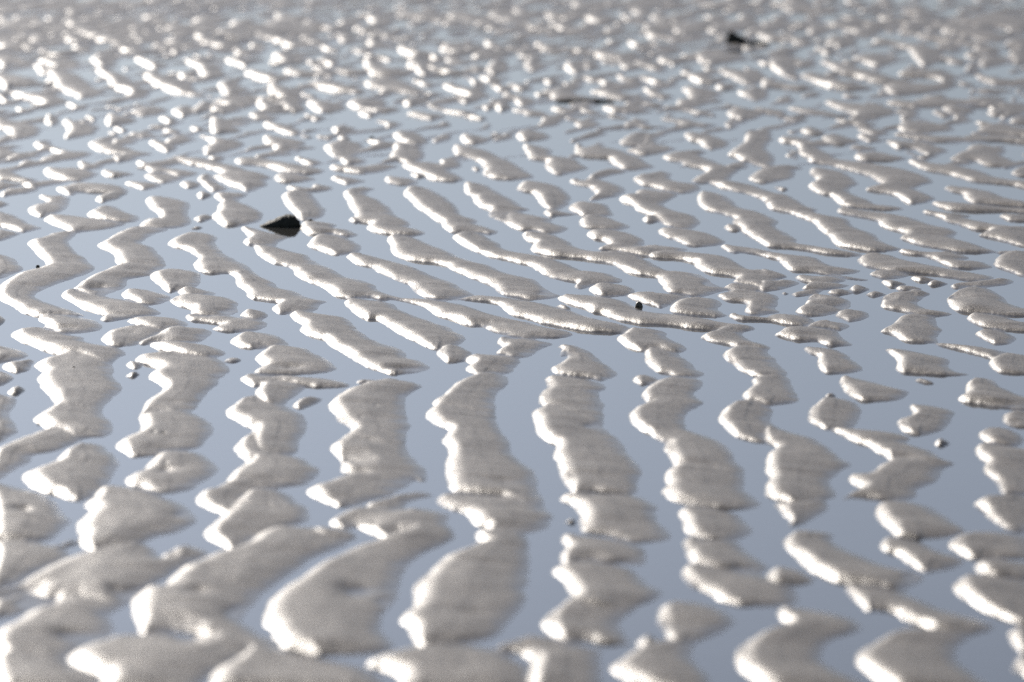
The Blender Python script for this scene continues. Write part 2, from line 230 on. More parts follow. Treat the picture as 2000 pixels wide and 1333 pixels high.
I: 1880,750 1930,730 2000,750 J: 60,770 150,790 260,810 160,860 150,885 0,880 I: 1930,880 1890,850 1960,815
J: 195,500 250,460 400,455 450,490 500,560 555,615 510,660 430,690 350,690 320,650 270,610 240,570
J: 345,740 360,700 440,690 520,695 640,720 600,745 720,760 805,800 740,820 600,795 500,800 380,785
J: 685,470 730,445 840,430 940,435 870,460 860,490 960,530 1080,610 1090,650 1150,680 1215,715 1170,740 1250,750 1340,785 1260,810 1150,800 1000,790 880,760 870,740 900,710 800,700 760,680 780,640 740,590 720,540
J: 720,680 770,665 830,700 760,705
J: 1145,465 1200,430 1330,425 1450,490 1580,580 1590,640 1740,690 1700,710 1800,740 1900,770 1850,800 1750,780 1540,785 1450,740 1450,700 1380,670 1320,620 1260,590 1200,520
J: 1625,470 1640,400 1660,380 1780,400 1870,460 2000,520 K: 80,580 150,605 50,620 J: 2000,710 1900,690 1820,650 1830,600 1750,580 1700,540 1700,500
K: 0,620 60,625 200,650 325,675 290,700 400,730 440,755 350,790 250,790 170,765 80,765 0,740 J: 1930,700 1960,640
K: 75,800 120,770 200,775 330,800 430,840 460,875 550,915 700,935 850,930 980,960 1110,1030 1200,1080 1350,1085 1480,1110 1530,1150 1610,1200 1700,1225 1600,1250 1500,1280 1420,1280 1340,1260 1220,1250 1180,1220 1190,1200 1140,1160 1150,1130 1000,1110 870,1080 800,1030 700,1010 500,980 300,965 160,930 145,900 190,860 100,840
J: 50,40 100,20 300,50 400,75 330,130 220,170 100,190 0,200 I: 1990,180 J: 110,155 160,130 100,105
J: 525,120 600,80 680,60 820,80 850,120 800,160 780,195 870,210 850,240 760,250 690,245 640,200 590,180
J: 640,40 680,20 740,40 730,70 670,75
J: 300,205 340,190 440,205 530,235 470,265 380,245
J: 140,345 180,320 300,310 400,340 480,365 400,385 250,390 160,380
J: 575,265 620,250 760,260 860,265 980,250 1130,255 1060,285 950,315 830,325 700,300 600,290
J: 590,360 640,335 740,350 870,380 800,395 720,415 650,385
J: 230,430 300,415 450,440 450,410 490,400 540,415 600,425 580,450 480,460 300,460
J: 1000,365 1040,340 1180,355 1290,385 1220,415 1100,410 1020,390
J: 1045,180 1080,140 1080,90 1130,75 1250,100 1320,160 1310,200 1260,245 1150,230 1070,210
J: 1060,20 1120,0 1280,0 1310,40 1370,75 1280,100 1150,80
J: 1140,270 1160,240 1250,240 1400,235 1530,260 1500,285 1560,320 1630,370 1590,385 1450,375 1330,350 1270,310
J: 1205,330 1240,310 1300,330 1330,350 1250,350
J: 1545,110 1570,90 1680,110 1810,140 1900,190 2000,230 K: 100,290 180,350 100,365 0,370 J: 1850,355 1770,330 1790,280 1760,240 1700,210 1640,190 1560,180
J: 1680,285 1710,260 1760,290 1730,310
J: 1600,30 1650,10 1760,30 1840,55 1800,85 1700,90 1610,70
K: 30,30 60,0 150,-20 280,10 300,50 200,65 100,70
K: 440,70 550,30 640,0 760,0 700,25 600,50 500,75
K: 80,100 140,90 320,130 300,180 480,200 560,260 610,280 500,310 400,335 320,325 280,290 250,260 290,220 150,210 130,180
K: 490,150 510,85 550,90 540,120 700,110 850,135 900,165 1000,190 1060,240 1120,270 1000,295 870,290 820,260 770,230 780,205 650,200 520,190
K: 590,350 640,320 750,290 850,285 930,295 850,320 740,345 650,370
K: 450,375 520,360 560,375 620,355 750,380 850,415 890,450 850,490 750,510 620,540 600,520 660,480 620,430 520,410 470,400
K: 840,70 900,30 1000,0 1110,0 1100,60 1060,110 950,105 850,100
K: 890,140 950,120 1050,110 1100,90 1200,100 1290,125 1200,155 1080,180 980,170
K: 1170,190 1250,160 1350,150 1550,145 1450,180 1570,215 1620,240 1790,290 1720,330 1700,380 1550,400 1400,390 1440,350 1530,310 1500,280 1350,260 1330,230 1200,210
K: 1345,15 1400,0 1550,10 1720,85 1650,120 1560,140 1490,110 1460,70 1380,65
K: 1680,180 1750,120 1830,70 1820,20 1900,0 2050,40 2000,90 1980,130 2050,180 2050,290 1950,265 1850,240 1760,190
K: 940,360 1000,340 1130,310 1180,300 1250,320 1230,360 1300,385 1450,400 1480,440 1380,480 1200,455 1090,420 1000,410
K: 825,525 870,500 960,490 990,450 1090,445 1200,460 1300,480 1250,520 1160,560 1250,610 1400,640 1470,690 1450,730 1400,755 1250,740 1180,720 1150,690 1070,640 980,610 930,550
K: 1015,680 1060,650 1150,660 1150,700 1050,705
K: 445,590 490,550 600,540 740,560 760,600 800,650 700,650 560,655 470,620
K: 520,690 580,655 720,650 830,690 940,735 850,760 640,750 540,735
K: 590,790 620,765 780,760 900,780 1010,830 1050,870 950,900 830,900 750,880 720,840 620,830
K: 35,440 90,380 200,380 350,410 470,500 440,560 380,600 290,600 220,560 170,470 80,465
K: 240,620 300,595 420,625 520,640 400,650 300,660
K: 665,915 720,885 850,875 1000,890 1100,880 1250,890 1390,915 1300,935 1100,970 950,950 800,920
K: 1050,960 1230,930 1450,935 1650,960 1780,1030 1850,1070 2000,1075 L: 140,1120 60,1160 K: 2000,1230 1850,1190 1720,1170 1760,1130 1600,1105 1500,1090 1440,1050 1430,1015 1300,990 1100,980
K: 1140,770 1180,740 1300,745 1450,765 1560,800 1680,855 1620,880 1450,895 1350,880 1260,830 1180,810
K: 1620,885 1700,880 1900,900 2050,930 2050,980 1850,940 1720,945
K: 1440,545 1460,480 1500,455 1600,470 1700,510 1770,590 1900,610 2000,650 L: 90,700 50,740 150,790 225,835 200,860 400,890 600,920 740,950 700,970 500,955 250,910 0,895 K: 1980,880 1900,840 1820,800 1780,750 1720,700 1750,670 1620,630 1540,610 1480,590
K: 1655,740 1700,715 1780,740 1790,775 1700,770
K: 1520,390 1600,375 1750,380 1880,410 2000,450 L: 50,470 150,480 250,540 300,575 400,600 350,620 480,650 620,670 670,740 850,800 860,840 960,880 1060,910 950,930 830,930 650,905 530,880 490,820 400,760 350,700 300,680 150,620 0,600 K: 1960,520 1850,480 1740,460 1650,430
K: 1840,360 1890,320 1950,290 2050,270 L: 200,260 290,275 200,300 210,350 100,380 0,400 K: 1900,385
K: 1600,1275 1660,1250 1800,1230 2000,1250 2100,1290 1960,1332 1850,1320 1780,1300 1700,1310
K: 1650,1215 1720,1180 1850,1190 1950,1215 1900,1240 1750,1245
L: 80,60 110,35 290,40 380,90 400,130 540,190 450,220 320,195 240,170 250,110 200,85 120,80
L: 315,225 340,190 500,200 600,215 850,245 1000,270 1150,310 1230,340 1305,390 1200,410 1130,435 1200,460 1330,520 1200,555 1120,560 1050,530 1000,490 880,465 740,450 900,405 850,380 790,340 620,290 500,260
L: 325,300 350,285 500,285 600,310 690,380 700,405 620,440 650,480 800,530 830,560 1000,575 1080,600 950,610 760,595 640,580 560,560 490,490 420,485 330,445 320,410 390,370 340,330
L: 35,430 80,425 170,435 130,460
L: 540,600 580,585 700,600 950,630 1130,665 1270,720 1400,740 1490,785 1430,820 1580,860 1700,900 1810,935 1700,945 1500,935 1340,910 1200,880 1100,850 1020,830 1080,790 1020,770 900,745 870,710 880,690 700,660 560,630
L: 700,1000 740,960 850,945 950,955 1030,990 1250,1030 1450,1070 1650,1100 1790,1130 1700,1165 1600,1165 1450,1140 1300,1110 1100,1095 900,1080 740,1040
L: 1010,930 1060,915 1300,935 1450,930 1580,980 1500,1000 1650,1005 1770,1050 1650,1070 1450,1060 1330,1010 1250,970 1100,950
L: -40,940 80,940 200,955 350,970 420,1010 480,1040 650,1060 740,1080 650,1105 520,1110 640,1125 820,1155 700,1155 450,1110 350,1090 180,1085 120,1050 80,990 0,975
L: 205,1130 260,1110 400,1120 520,1120 620,1155 500,1180 350,1180 250,1160
L: -60,1075 30,1080 150,1125 80,1140 -60,1140
L: -60,1160 60,1165 150,1145 265,1175 180,1200 70,1230 -60,1245
L: 255,1225 310,1180 450,1170 650,1190 560,1215 420,1230
L: 175,1265 230,1245 350,1230 440,1235 380,1265 230,1285
L: 445,1250 530,1230 640,1230 670,1260 560,1270
L: 630,1220 690,1195 800,1220 740,1250 660,1250
L: 100,1255 130,1245 165,1260 130,1270
L: 755,1270 830,1242 930,1260 850,1285
L: 795,1110 840,1085 950,1085 1050,1080 1110,1115 1030,1140 900,1145
L: 870,1165 930,1155 1050,1170 1090,1190 960,1215
L: 985,1220 1050,1200 1180,1210 1200,1230 1080,1245
L: 1090,1250 1150,1230 1270,1255 1180,1280
L: 1095,1140 1160,1120 1280,1140 1330,1160 1200,1170
L: 1235,1185 1300,1160 1420,1180 1350,1200 1270,1200
L: 1410,1200 1480,1180 1600,1175 1750,1155 1880,1140 1935,1165 1850,1190 1700,1210 1580,1205 1480,1225
L: 1770,1000 1830,950 1920,935 2100,930 2100,1150 1950,1110 1870,1080 1775,1045
L: 1765,935 1850,930 2000,925 1950,940 1830,950
L: 1190,620 1250,610 1450,630 1590,650 1540,670 1700,700 1850,730 2100,740 2100,900 1980,890 1850,850 1740,820 1620,805 1690,785 1740,770 1600,760 1500,720 1380,690 1360,665
L: 1270,550 1330,545 1500,550 1700,570 1900,590 2100,600 2100,640 1900,620 1650,620 1450,610 1330,580
L: 1790,655 1850,635 2100,650 2100,700 1900,695
L: 1370,435 1430,420 1600,430 1750,460 1850,510 2100,550 2100,590 1850,570 1700,560 1600,560 1540,520 1530,480 1430,465
L: 920,75 960,60 1100,65 1250,90 1370,120 1420,145 1320,180 1260,220 1150,200 1250,180 1200,160 1130,120 1020,130
L: 1100,225 1130,205 1300,240 1500,255 1700,310 1750,340 1900,370 2100,380 2100,430 1900,410 1750,400 1600,385 1500,350 1400,320 1200,290
L: 675,200 690,170 860,145 1000,180 1100,200 1020,225 860,225 750,225
L: 415,60 430,30 560,10 640,50 740,60 640,100 500,95
L: 630,125 680,100 820,110 860,135 720,145
L: 690,20 800,15 880,50 820,85 750,65
L: 975,20 1020,5 1200,15 1400,30 1600,40 1850,20 2100,60 2100,100 1900,70 1600,70 1350,80 1150,50
L: 1420,215 1460,180 1550,150 1580,100 1700,90 1870,130 1820,180 1900,210 1940,240 2000,260 1900,275 1700,260 1630,220 1500,225
L: 1895,320 1960,270 2100,250 2100,350 1950,345
L: 1900,410 1960,390 2100,400 2100,450
M: 250,520 340,500 450,550 600,580 690,650 740,690 830,730 760,760 640,780 560,740 450,700 420,640 370,560
M: 700,480 760,440 900,400 950,450 900,500 800,520
M: 740,550 820,530 1000,600 1060,670 1190,710 1150,750 1030,750 960,710 870,690 850,620
M: 1050,460 1120,450 1250,490 1340,520 1220,550 1130,510
M: 1130,590 1200,570 1300,600 1500,640 1520,710 1650,760 1560,765 1380,730 1260,690 1150,640
M: 1420,480 1560,455 1640,500 1740,540 1760,610 1600,610 1550,560 1540,520
M: 1700,670 1760,630 1890,620 1860,680 1980,715 1850,750 1760,750
M: 1910,580 1960,550 N: 0,550 170,580 290,620 200,650 60,630 M: 1990,610
M: 1010,885 1100,850 1230,830 1330,870 1220,910 1100,915
M: 1240,930 1290,905 1400,940 1330,970
M: 1270,1030 1330,1000 1420,1030 1400,1060
M: 1150,1000 1250,975 1350,980 1280,1010
M: 820,950 860,890 1000,910 1090,950 960,980 850,985
M: 490,960 530,930 620,960 800,1000 720,1040 600,1080 500,1090 540,1020
M: 345,950 390,890 460,920 460,980 390,980
M: -60,960 0,940 160,950 250,980 330,1000 290,1060 180,1095 80,1090 70,1020 -60,1000
M: -60,930 100,900 250,860 300,870 200,890 60,930
M: 1480,1010 1530,985 1600,1010 1580,1040
M: 1640,1000 1650,930 1700,910 1850,960 1820,1000 1920,1030 1750,1045 1660,1040
M: -60,340 100,320 200,350 190,400 60,390 -60,370
N: 120,440 200,410 400,440 330,510 200,500
N: 210,560 300,540 520,570 520,605 300,600
N: 400,660 450,640 600,640 700,660 860,710 850,740 650,720 480,690
N: 100,650 200,670 380,720 360,770 200,770 110,740
N: 840,470 950,470 1020,530 1240,560 1230,600 1000,600 880,590
N: 830,650 900,640 1050,600 1250,680 1340,720 1300,750 1130,730 900,690
N: 1180,490 1250,460 1380,490 1400,580 1300,600
N: 0,260 150,270 350,320 400,370 250,370 100,310 0,300
N: 1450,680 1520,650 1700,700 1820,720 1700,760 1620,740
N: 1560,780 1700,750 1780,780 1650,820
N: 1480,470 1560,450 1680,490 1620,510 1500,500
N: 720,810 800,770 1020,790 1020,830 900,850 1150,850 1080,885 950,880 740,840
N: 1150,810 1200,780 1400,780 1330,820 1200,840
N: 1340,835 1400,810 1480,850 1600,870 1740,880 1670,910 1530,890 1400,860
N: 1180,900 1230,870 1380,890 1500,910 1400,950 1250,920
N: 1750,840 1790,820 1880,840 1820,870
N: 1860,820 1960,800 O: 0,860 N: 1900,880
N: 790,890 840,870 970,900 900,930
N: 930,950 1000,940 1160,970 1050,985
N: 410,930 480,905 550,935 480,955
N: 50,980 100,950 250,980 350,1020 360,1060 300,1060 200,1040
N: 590,1010 680,985 810,1010 700,1040 620,1040
O: 95,540 120,480 190,460 260,530 200,570
O: 400,530 470,470 560,520 570,580 500,590
O: 180,350 230,340 420,380 430,430 250,420
O: 1400,430 1500,430 1700,410 1800,440 1780,490 1500,510
O: 1300,560 1400,560 1500,590 1680,640 1600,660 1450,650
O: 1600,560 1650,530 1800,550 2000,600 P: 0,620 O: 1900,670 1800,660 1700,600
O: 1330,700 1400,680 1600,710 1640,730 1540,800 1400,810 1380,740
O: 1020,700 1080,680 1150,720 1280,760 1200,790 1100,760
O: 680,740 700,700 800,710 1050,770 900,790 760,770
O: 980,610 1080,600 1200,640 1270,660 1150,670
O: 300,740 350,700 570,690 450,730 700,780 500,790 320,790
O: -40,660 80,660 190,700 60,720
O: 0,760 100,760 210,790 150,840 50,830
O: 300,860 350,840 500,860 400,880
O: 510,860 560,840 720,890 620,905
O: 710,850 760,830 1000,850 1130,880 950,890 780,880
O: 1140,930 1300,930 1450,960 1640,985 1500,1000 1300,965
O: 920,980 1000,960 1100,990 1260,1000 1050,1010
O: 1670,900 1750,840 1900,860 2000,880 1920,930 1800,950
O: 1580,680 1700,660 1780,700 1640,710
O: 1790,740 1900,680 2000,700 P: 0,780 O: 1900,800
P: 310,280 330,200 400,180 500,230 400,300
P: 500,220 560,190 700,220 850,230 900,260 780,280 600,240
P: 440,340 500,280 650,290 720,350 580,390
P: 800,330 900,300 1100,340 1300,370 1390,410 1300,520 1200,520 1150,460 1100,390 1000,360
P: 1010,260 1080,210 1200,230 1240,270 1150,280
P: 1350,260 1400,200 1500,200 1700,230 1900,280 1850,340 1650,320 1500,280
P: 1460,150 1600,140 1800,100 2000,140 2100,200 2000,260 1800,220 1500,200
P: 1850,370 1880,320 2100,300 2100,390
P: 1620,590 1700,590 1850,630 2100,620 2100,670 1800,680 1680,640
P: 660,460 720,440 900,420 1020,480 900,530 800,510
P: 1010,590 1080,540 1250,560 1400,560 1500,620 1400,650 1280,610 1100,600
P: 0,500 50,460 200,440 300,480 200,530 260,620 230,640 120,600 40,540
P: -40,620 60,630 200,670 400,690 300,715 60,690 -40,700
P: 240,600 350,570 450,590 600,640 750,670 850,700 650,710 500,690 380,650
P: 400,490 500,470 700,540 850,560 1000,620 1150,640 950,660 780,640 700,600 560,590 500,530
P: 360,380 420,370 560,410 480,450
P: 900,680 1000,650 1200,660 1500,680 1300,730 1050,750 950,740
P: 570,750 650,740 760,770 640,780
P: 430,810 500,780 650,810 1000,850 1000,900 900,920 700,910
P: 140,850 250,840 450,870 600,910 500,910 300,890
P: 920,810 1000,790 1200,800 1330,830 1200,850 1000,830
P: 1180,780 1300,750 1500,790 1700,770 1900,770 1720,830 1500,810
P: 1360,850 1500,820 1620,870 1600,895 1400,880
P: 1280,890 1330,860 1470,910 1380,930
P: 1710,890 1750,870 2000,830 2100,860 1950,900 1780,920
P: 1740,820 1850,810 2000,820 1900,850
P: 100,940 200,920 330,940 240,965
P: 250,1030 320,990 420,1020 460,1060 330,1060
P: 520,950 600,930 760,960 880,980 760,1000
P: 690,1020 760,990 900,1020 960,1050 850,1070
P: 1010,1000 1060,960 1200,950 1400,980 1480,1020 1300,1040 1200,1050 1040,1030
P: 1620,1040 1680,990 1850,980 2100,1020 2100,1080 1900,1060
P: 1890,950 1950,920 2100,920 2100,980 1920,975
P: 1620,720 1700,700 1950,715 1850,735 1680,735
M: 1340,885 1400,840 1500,830 1560,880 1450,925
M: 1480,880 1600,790 1680,800 1650,870 1560,890
M: 1630,860 1700,820 1860,850 1900,870 1750,900
M: 1640,800 1800,765 2000,745 N: 60,780 M: 1950,850 1800,830
N: 0,800 100,780 220,850 190,880 60,880
N: 180,790 330,800 410,870 300,885 220,860
N: 390,800 560,790 720,840 650,885 480,880
N: -60,770 200,770 420,780 400,810 150,815
N: 1680,450 1800,400 1950,400 1900,440 1760,470
N: 1660,540 1740,510 1840,540 1760,580 1700,570
N: 1790,560 1850,480 1950,470 1980,510 1950,580 1850,590
P: 1530,450 1600,400 1700,430 1640,470
P: 1600,400 1650,360 1800,400 1820,430 1700,430
P: 1640,510 1700,450 1850,440 1900,480 1820,520 1700,540
P: 1540,570 1580,500 1640,480 1660,550"""
MOUNDS = """M 100,480,120,60 110,640,130,70 130,740,60,30 320,780,130,60 430,420,80,30 480,495,110,40 400,640,30,20 1470,600,90,30 1890,490,70,50 575,830,30,25 715,930,25,25 940,1015,40,25 885,1045,25,18 1100,1060,50,28 900,850,40,12 180,860,30,18 30,780,40,30 240,375,60,30 120,370,90,40 600,320,60,35 650,385,60,30 740,270,90,40 600,240,60,30 1090,300,60,45 920,330,90,35 1000,390,60,40 1260,380,70,40 1390,405,35,28 1430,340,90,40 1720,350,120,35 1820,270,90,45 1640,170,70,50 1400,240,70,40 1890,410,50,30 1590,290,40,30 340,190,80,50 600,180,70,50 120,190,130,50 360,320,90,40 1240,150,70,40 1150,250,80,40
N 440,490,30,25 570,480,60,50 430,755,50,22 570,580,60,40 760,570,90,30 1330,660,60,30 1020,460,60,30 850,410,60,35 940,340,60,30 700,300,70,50 580,390,60,30 1040,290,80,40 1230,400,80,50 1200,310,50,30 450,320,70,40 40,370,50,35 1620,780,60,40 1730,645,50,35 1560,380,80,50 1560,570,100,35 1430,550,60,35 1410,450,50,30 1860,350,50,40 1890,240,50,45 1840,630,60,40 1930,690,60,35 1990,750,40,35 1730,925,60,22 400,1070,40,16 540,1080,50,20 860,240,70,40 500,210,90,40 280,150,80,50 950,150,120,50 1330,140,150,50 1700,140,130,50 1960,140,80,50
O 50,400,70,25 640,620,70,30 620,530,50,25 540,400,80,35 800,440,120,45 790,490,60,30 940,520,70,35 1090,520,80,45 1240,480,60,60 1230,300,110,40 1890,385,70,35 740,650,70,30 900,620,60,30 320,650,50,28 240,745,40,22 1110,825,60,28 1290,850,80,25 1440,880,90,18 500,940,60,18 180,890,120,25 830,920,60,14 110,100,70,50 30,150,80,50 400,130,80,50 700,160,120,50 1030,90,60,40 1230,160,120,50 980,160,100,35 440,220,80,45 320,260,40,30 800,40,90,40 570,50,90,40 1250,220,120,30 1600,40,160,35 1840,170,50,35 980,355,60,28 1150,360,50,20 1660,310,40,45 190,220,80,40
P 250,70,200,50 120,210,90,35 60,300,90,40 250,320,100,40 1170,100,80,40 1470,320,200,40 1470,480,80,30 1980,490,60,30 1560,665,50,20 30,880,90,25 1700,970,50,18"""
SHEET = {'A': (0, 900, 3.078), 'B': (500, 900, 3.078), 'C': (1000, 900, 3.078), 'D': (1500, 900, 3.078),
         'E': (0, 580, 4.), 'F': (500, 580, 4.), 'G': (1000, 580, 4.), 'H': (1500, 580, 4.),
         'I': (0, 260, 4.), 'J': (500, 260, 4.), 'K': (1000, 260, 4.), 'L': (1500, 260, 4.),
         'M': (0, 0, 4.), 'N': (500, 0, 4.), 'O': (1000, 0, 4.), 'P': (1500, 0, 4.)}
bars = []
for ln in BARS.strip().split('\n'):
    k = None; pts = []
    for tok in ln.split():
        if tok.endswith(':'):
            k = tok[0]; continue
        a, b = tok.split(','); x0, y0, s = SHEET[k]
        pts.append((x0 + float(a) / s, y0 + float(b) / s))
    bars.append(np.array(pts))
rng = np.random.RandomState(5)
for ln in MOUNDS.strip().split('\n'):
    k = ln[0]; x0, y0, s = SHEET[k]
    for tok in ln.split()[1:]:
        cx, cy, rx, ry = map(float, tok.split(','))
        an = np.linspace(0, 2 * math.pi, 11)[:-1]
        rr = 1 + rng.uniform(-.38, .30, 10)
        px = cx + rx * 1.5 * rr * np.cos(an); py = cy + ry * .72 * rr * np.sin(an) + rng.uniform(.05, .28) * rx * np.cos(an)
        bars.append(np.stack([x0 + px / s, y0 + py / s], 1))
def chaikin(p):
    q = np.roll(p, -1, 0)
    return np.stack([p * .8 + q * .2, p * .2 + q * .8], 1).reshape(-1, 2)

# ------------------------------------------------------------------ terrain grid
def spread(a, b, first, grow, end):
    out = [b]; s = first
    while abs(out[-1] - b) < end:
        out.append(out[-1] + (s if b > a else -s)); s *= grow
    return out[1:]
uf = np.arange(-70, 2071, 2.0)
ucol = np.concatenate([np.array(spread(2070, -70, 3, 1.06, 2200))[::-1], uf, np.array(spread(-70, 2070, 3, 1.06, 2200))])
vf = [1390.0]
while vf[-1] > -40: vf.append(vf[-1] - float(np.interp(vf[-1], [0, 250, 700], [.55, .8, 1.4])))
vf = np.array(vf)
vtop = []; v = vf[-1]; s = .6
while v > -386:
    v -= s; s *= 1.012; vtop.append(max(v, -387))
vrow = np.concatenate([vf, vtop])
yrow = y_of_row(vrow)
ynear = np.array(spread(10., yrow[0], .02, 1.05, 14.))[::-1]
yrow = np.concatenate([ynear, yrow])
wrow = depth(np.maximum(yrow, 4.0)) / F
NX = len(ucol); NY = len(yrow)
X = (ucol[None, :] - 1000.0) * wrow[:, None]
Y = np.repeat(yrow[:, None], NX, 1)
j0 = len(ynear)                       # first row of the surveyed strip
i0 = int(np.argmin(abs(ucol + 70)))

LL, LR = 0.026, 0.108
HT = 0.0175
q = np.full((NY, NX), -9.0); lamf = np.full((NY, NX), .06)
edgen = fbm(X * 50, Y * 9, 3, 4) * .0062 + vnoise(X * 16, Y * 4.5, 41) * .0048 + vnoise(X * 30, Y * 11, 42) * .0022
streak = vnoise(X * 3 + Y * .8, Y * 11, 43) + .7 * vnoise(X * 4 + Y, Y * 24, 47)
for p in bars:
    p = chaikin(p)
    wx, wy = ground(p[:, 0], np.maximum(p[:, 1], -350))
    u0, u1 = p[:, 0].min() - 22, p[:, 0].max() + 22
    v0, v1 = p[:, 1].min() - 12, p[:, 1].max() + 12
    ia = max(0, int((u0 + 70) / 2)); ib = min(len(uf), int((u1 + 70) / 2) + 1)
    ja = int(np.searchsorted(-vf, -v1)); jb = int(np.searchsorted(-vf, -v0))
    if ia >= ib or ja >= jb: continue
    sl = (slice(j0 + ja, j0 + jb), slice(i0 + ia, i0 + ib))
    gx = X[sl]; gy = Y[sl]; sh = gx.shape
    gx = gx.ravel(); gy = gy.ravel()
    ax, ay = wx, wy; bx, by = np.roll(wx, -1), np.roll(wy, -1)
    ex, ey = bx - ax, by - ay; L2 = ex * ex + ey * ey + 1e-12
    area = np.sum(ax * by - bx * ay)
    sg = 1 if area > 0 else -1
    ln_ = np.sqrt(L2); nx = sg * ey / ln_
    lam = LL + (LR - LL) * sstep(-.25, .75, nx)
    width = wx.max() - wx.min()
    lamn = np.minimum(lam, max(LL, width * .8))
    best = np.full(gx.shape, 1e9); bl = np.full(gx.shape, .05); bd = np.full(gx.shape, 1e9)
    inside = np.zeros(gx.shape, bool)
    for k in range(len(ax)):
        t = np.clip(((gx - ax[k]) * ex[k] + (gy - ay[k]) * ey[k]) / L2[k], 0, 1)
        dx = gx - ax[k] - t * ex[k]; dy = gy - ay[k] - t * ey[k]
        d = np.sqrt(dx * dx + dy * dy * .35)
        bl = np.where(d < bd, lamn[k], bl); best = np.minimum(best, d / lamn[k]); bd = np.minimum(bd, d)
        c = ((ay[k] > gy) != (by[k] > gy))
        if c.any():
            xi = ax[k] + (gy - ay[k]) / (by[k] - ay[k] + 1e-15) * ex[k]
            inside ^= c & (gx < xi)
    qq = np.where(inside, best, -bd / (.42 * bl + .008))
    qq = qq.reshape(sh); old = q[sl]; K_ = .18
    lamf[sl] = np.where(qq > old, bl.reshape(sh), lamf[sl])
    q[sl] = np.maximum(old, qq) + K_ * np.log1p(np.exp(-np.abs(old - qq) / K_))

# beyond the surveyed strip: the same ripple pattern from its statistics
def ripples(x, y, cover):
    wob = .10 * fbm(x * 1.3, y * .55, 11, 3) + .035 * fbm(x * 6, y * 1.9, 15, 2) + .05 * vnoise(x * .3, y * 1.6, 19)
    ph = (x + wob - .10 * y) / .235
    t = ph - np.floor(ph); cell = np.floor(ph)
    w = .52 + .42 * vnoise(cell * 3.7, y * 1.1 + cell * 5.1, 23) + .25 * fbm(x * 3, y * 1.3, 27, 2) + cover
    w = np.minimum(w, .97)
    return np.minimum(t * .235 / LL, (w - t) * .235 / LR)
V = np.full(NY, 2000.0); V[j0:] = vrow
U = ucol[None, :]; Vg = V[:, None]
outf = np.maximum(np.maximum(sstep(2040, 2058, U), sstep(-40, -58, U)) + 0 * Vg,
                  np.maximum(sstep(1372, 1386, Vg), sstep(12, -6, Vg)) + 0 * U)
band = sstep(130, 30, Vg) + 0 * U
leftish = sstep(900, 100, U) * sstep(140, 40, Vg)
pr = ripples(X, Y, .12 * leftish + .05 * sstep(40, 0, Vg))
pr2 = ripples(X + 3.7, Y * 1.7 + 2, -.42 + .30 * band + .20 * leftish + .75 * band * fbm(X * .6, Y * .7, 81, 2))
pr3 = ripples(X * 1.1 + 1.3, Y * 3.0 + 5, -.62 + .34 * sstep(190, 60, Vg) + .12 * leftish) * .9
pr2 = np.maximum(pr2, pr3)
usep = outf
q = np.where(usep > .5, np.maximum(pr, -9), q)
inner = (Vg < 330) & (usep <= .5)
q = np.where(inner, np.maximum(q, pr2), q)

far = sstep(420, 120, Vg) + 0 * U
lamf = np.where((usep > .5) | (q == pr2), .045, lamf)
q = q + np.where(q > -2, np.where(usep > .5, 0, (.0026 + .0062 * far) / lamf), 0)
rt_ = np.clip((lamf - .035) / .06, 0, 1); edgen = edgen * (1 - .6 * rt_) + streak * .006 * rt_
q = q + np.where(q > -2, edgen / lamf * np.exp(-np.maximum(q, 0) * 2.0), 0)
qp = np.maximum(q, 0); lobes = np.clip(1 + .16 * vnoise(X * 7 + Y, Y * 2.8, 71) + .10 * vnoise(X * 14, Y * 6, 72), .55, 1.4)
top = HT * lobes * qp / (1 + qp ** 2.8) ** (1 / 2.8) * (1 + .38 * sstep(330, 60, Vg))
Z = np.where(q > 0, top, (np.exp(np.minimum(q, 0) * 1.2) - 1) * .009)
dry = np.clip(q * 1.5, 0, 1)
sm = Z.copy()
for _ in range(7):
    sm[:, 1:-1] = sm[:, 1:-1] * .5 + (sm[:, :-2] + sm[:, 2:]) * .25
    sm[1:-1] = sm[1:-1] * .5 + (sm[:-2] + sm[2:]) * .25
kk = sstep(.45, .9, q); kk[:j0] = 0
Z = Z * (1 - kk) + sm * kk
groove = np.maximum(0, vnoise(X * 5 + 3 * Y, Y * 9 + X * 2, 61) - .42) * 2.2
groove = groove * (.5 + .5 * vnoise(X * 3, Y * 3, 62))
Z -= dry * .0050 * groove * sstep(.1, .8, q)
Z += dry * (.0024 * fbm(X * 9, Y * 3.2, 31, 3) + .0006 * fbm(X * 12, Y * 26, 37, 2) + .0020 * vnoise(X * 3 + Y * .5, Y * 8, 91) + .0012 * vnoise(X * 5, Y * 19, 92))
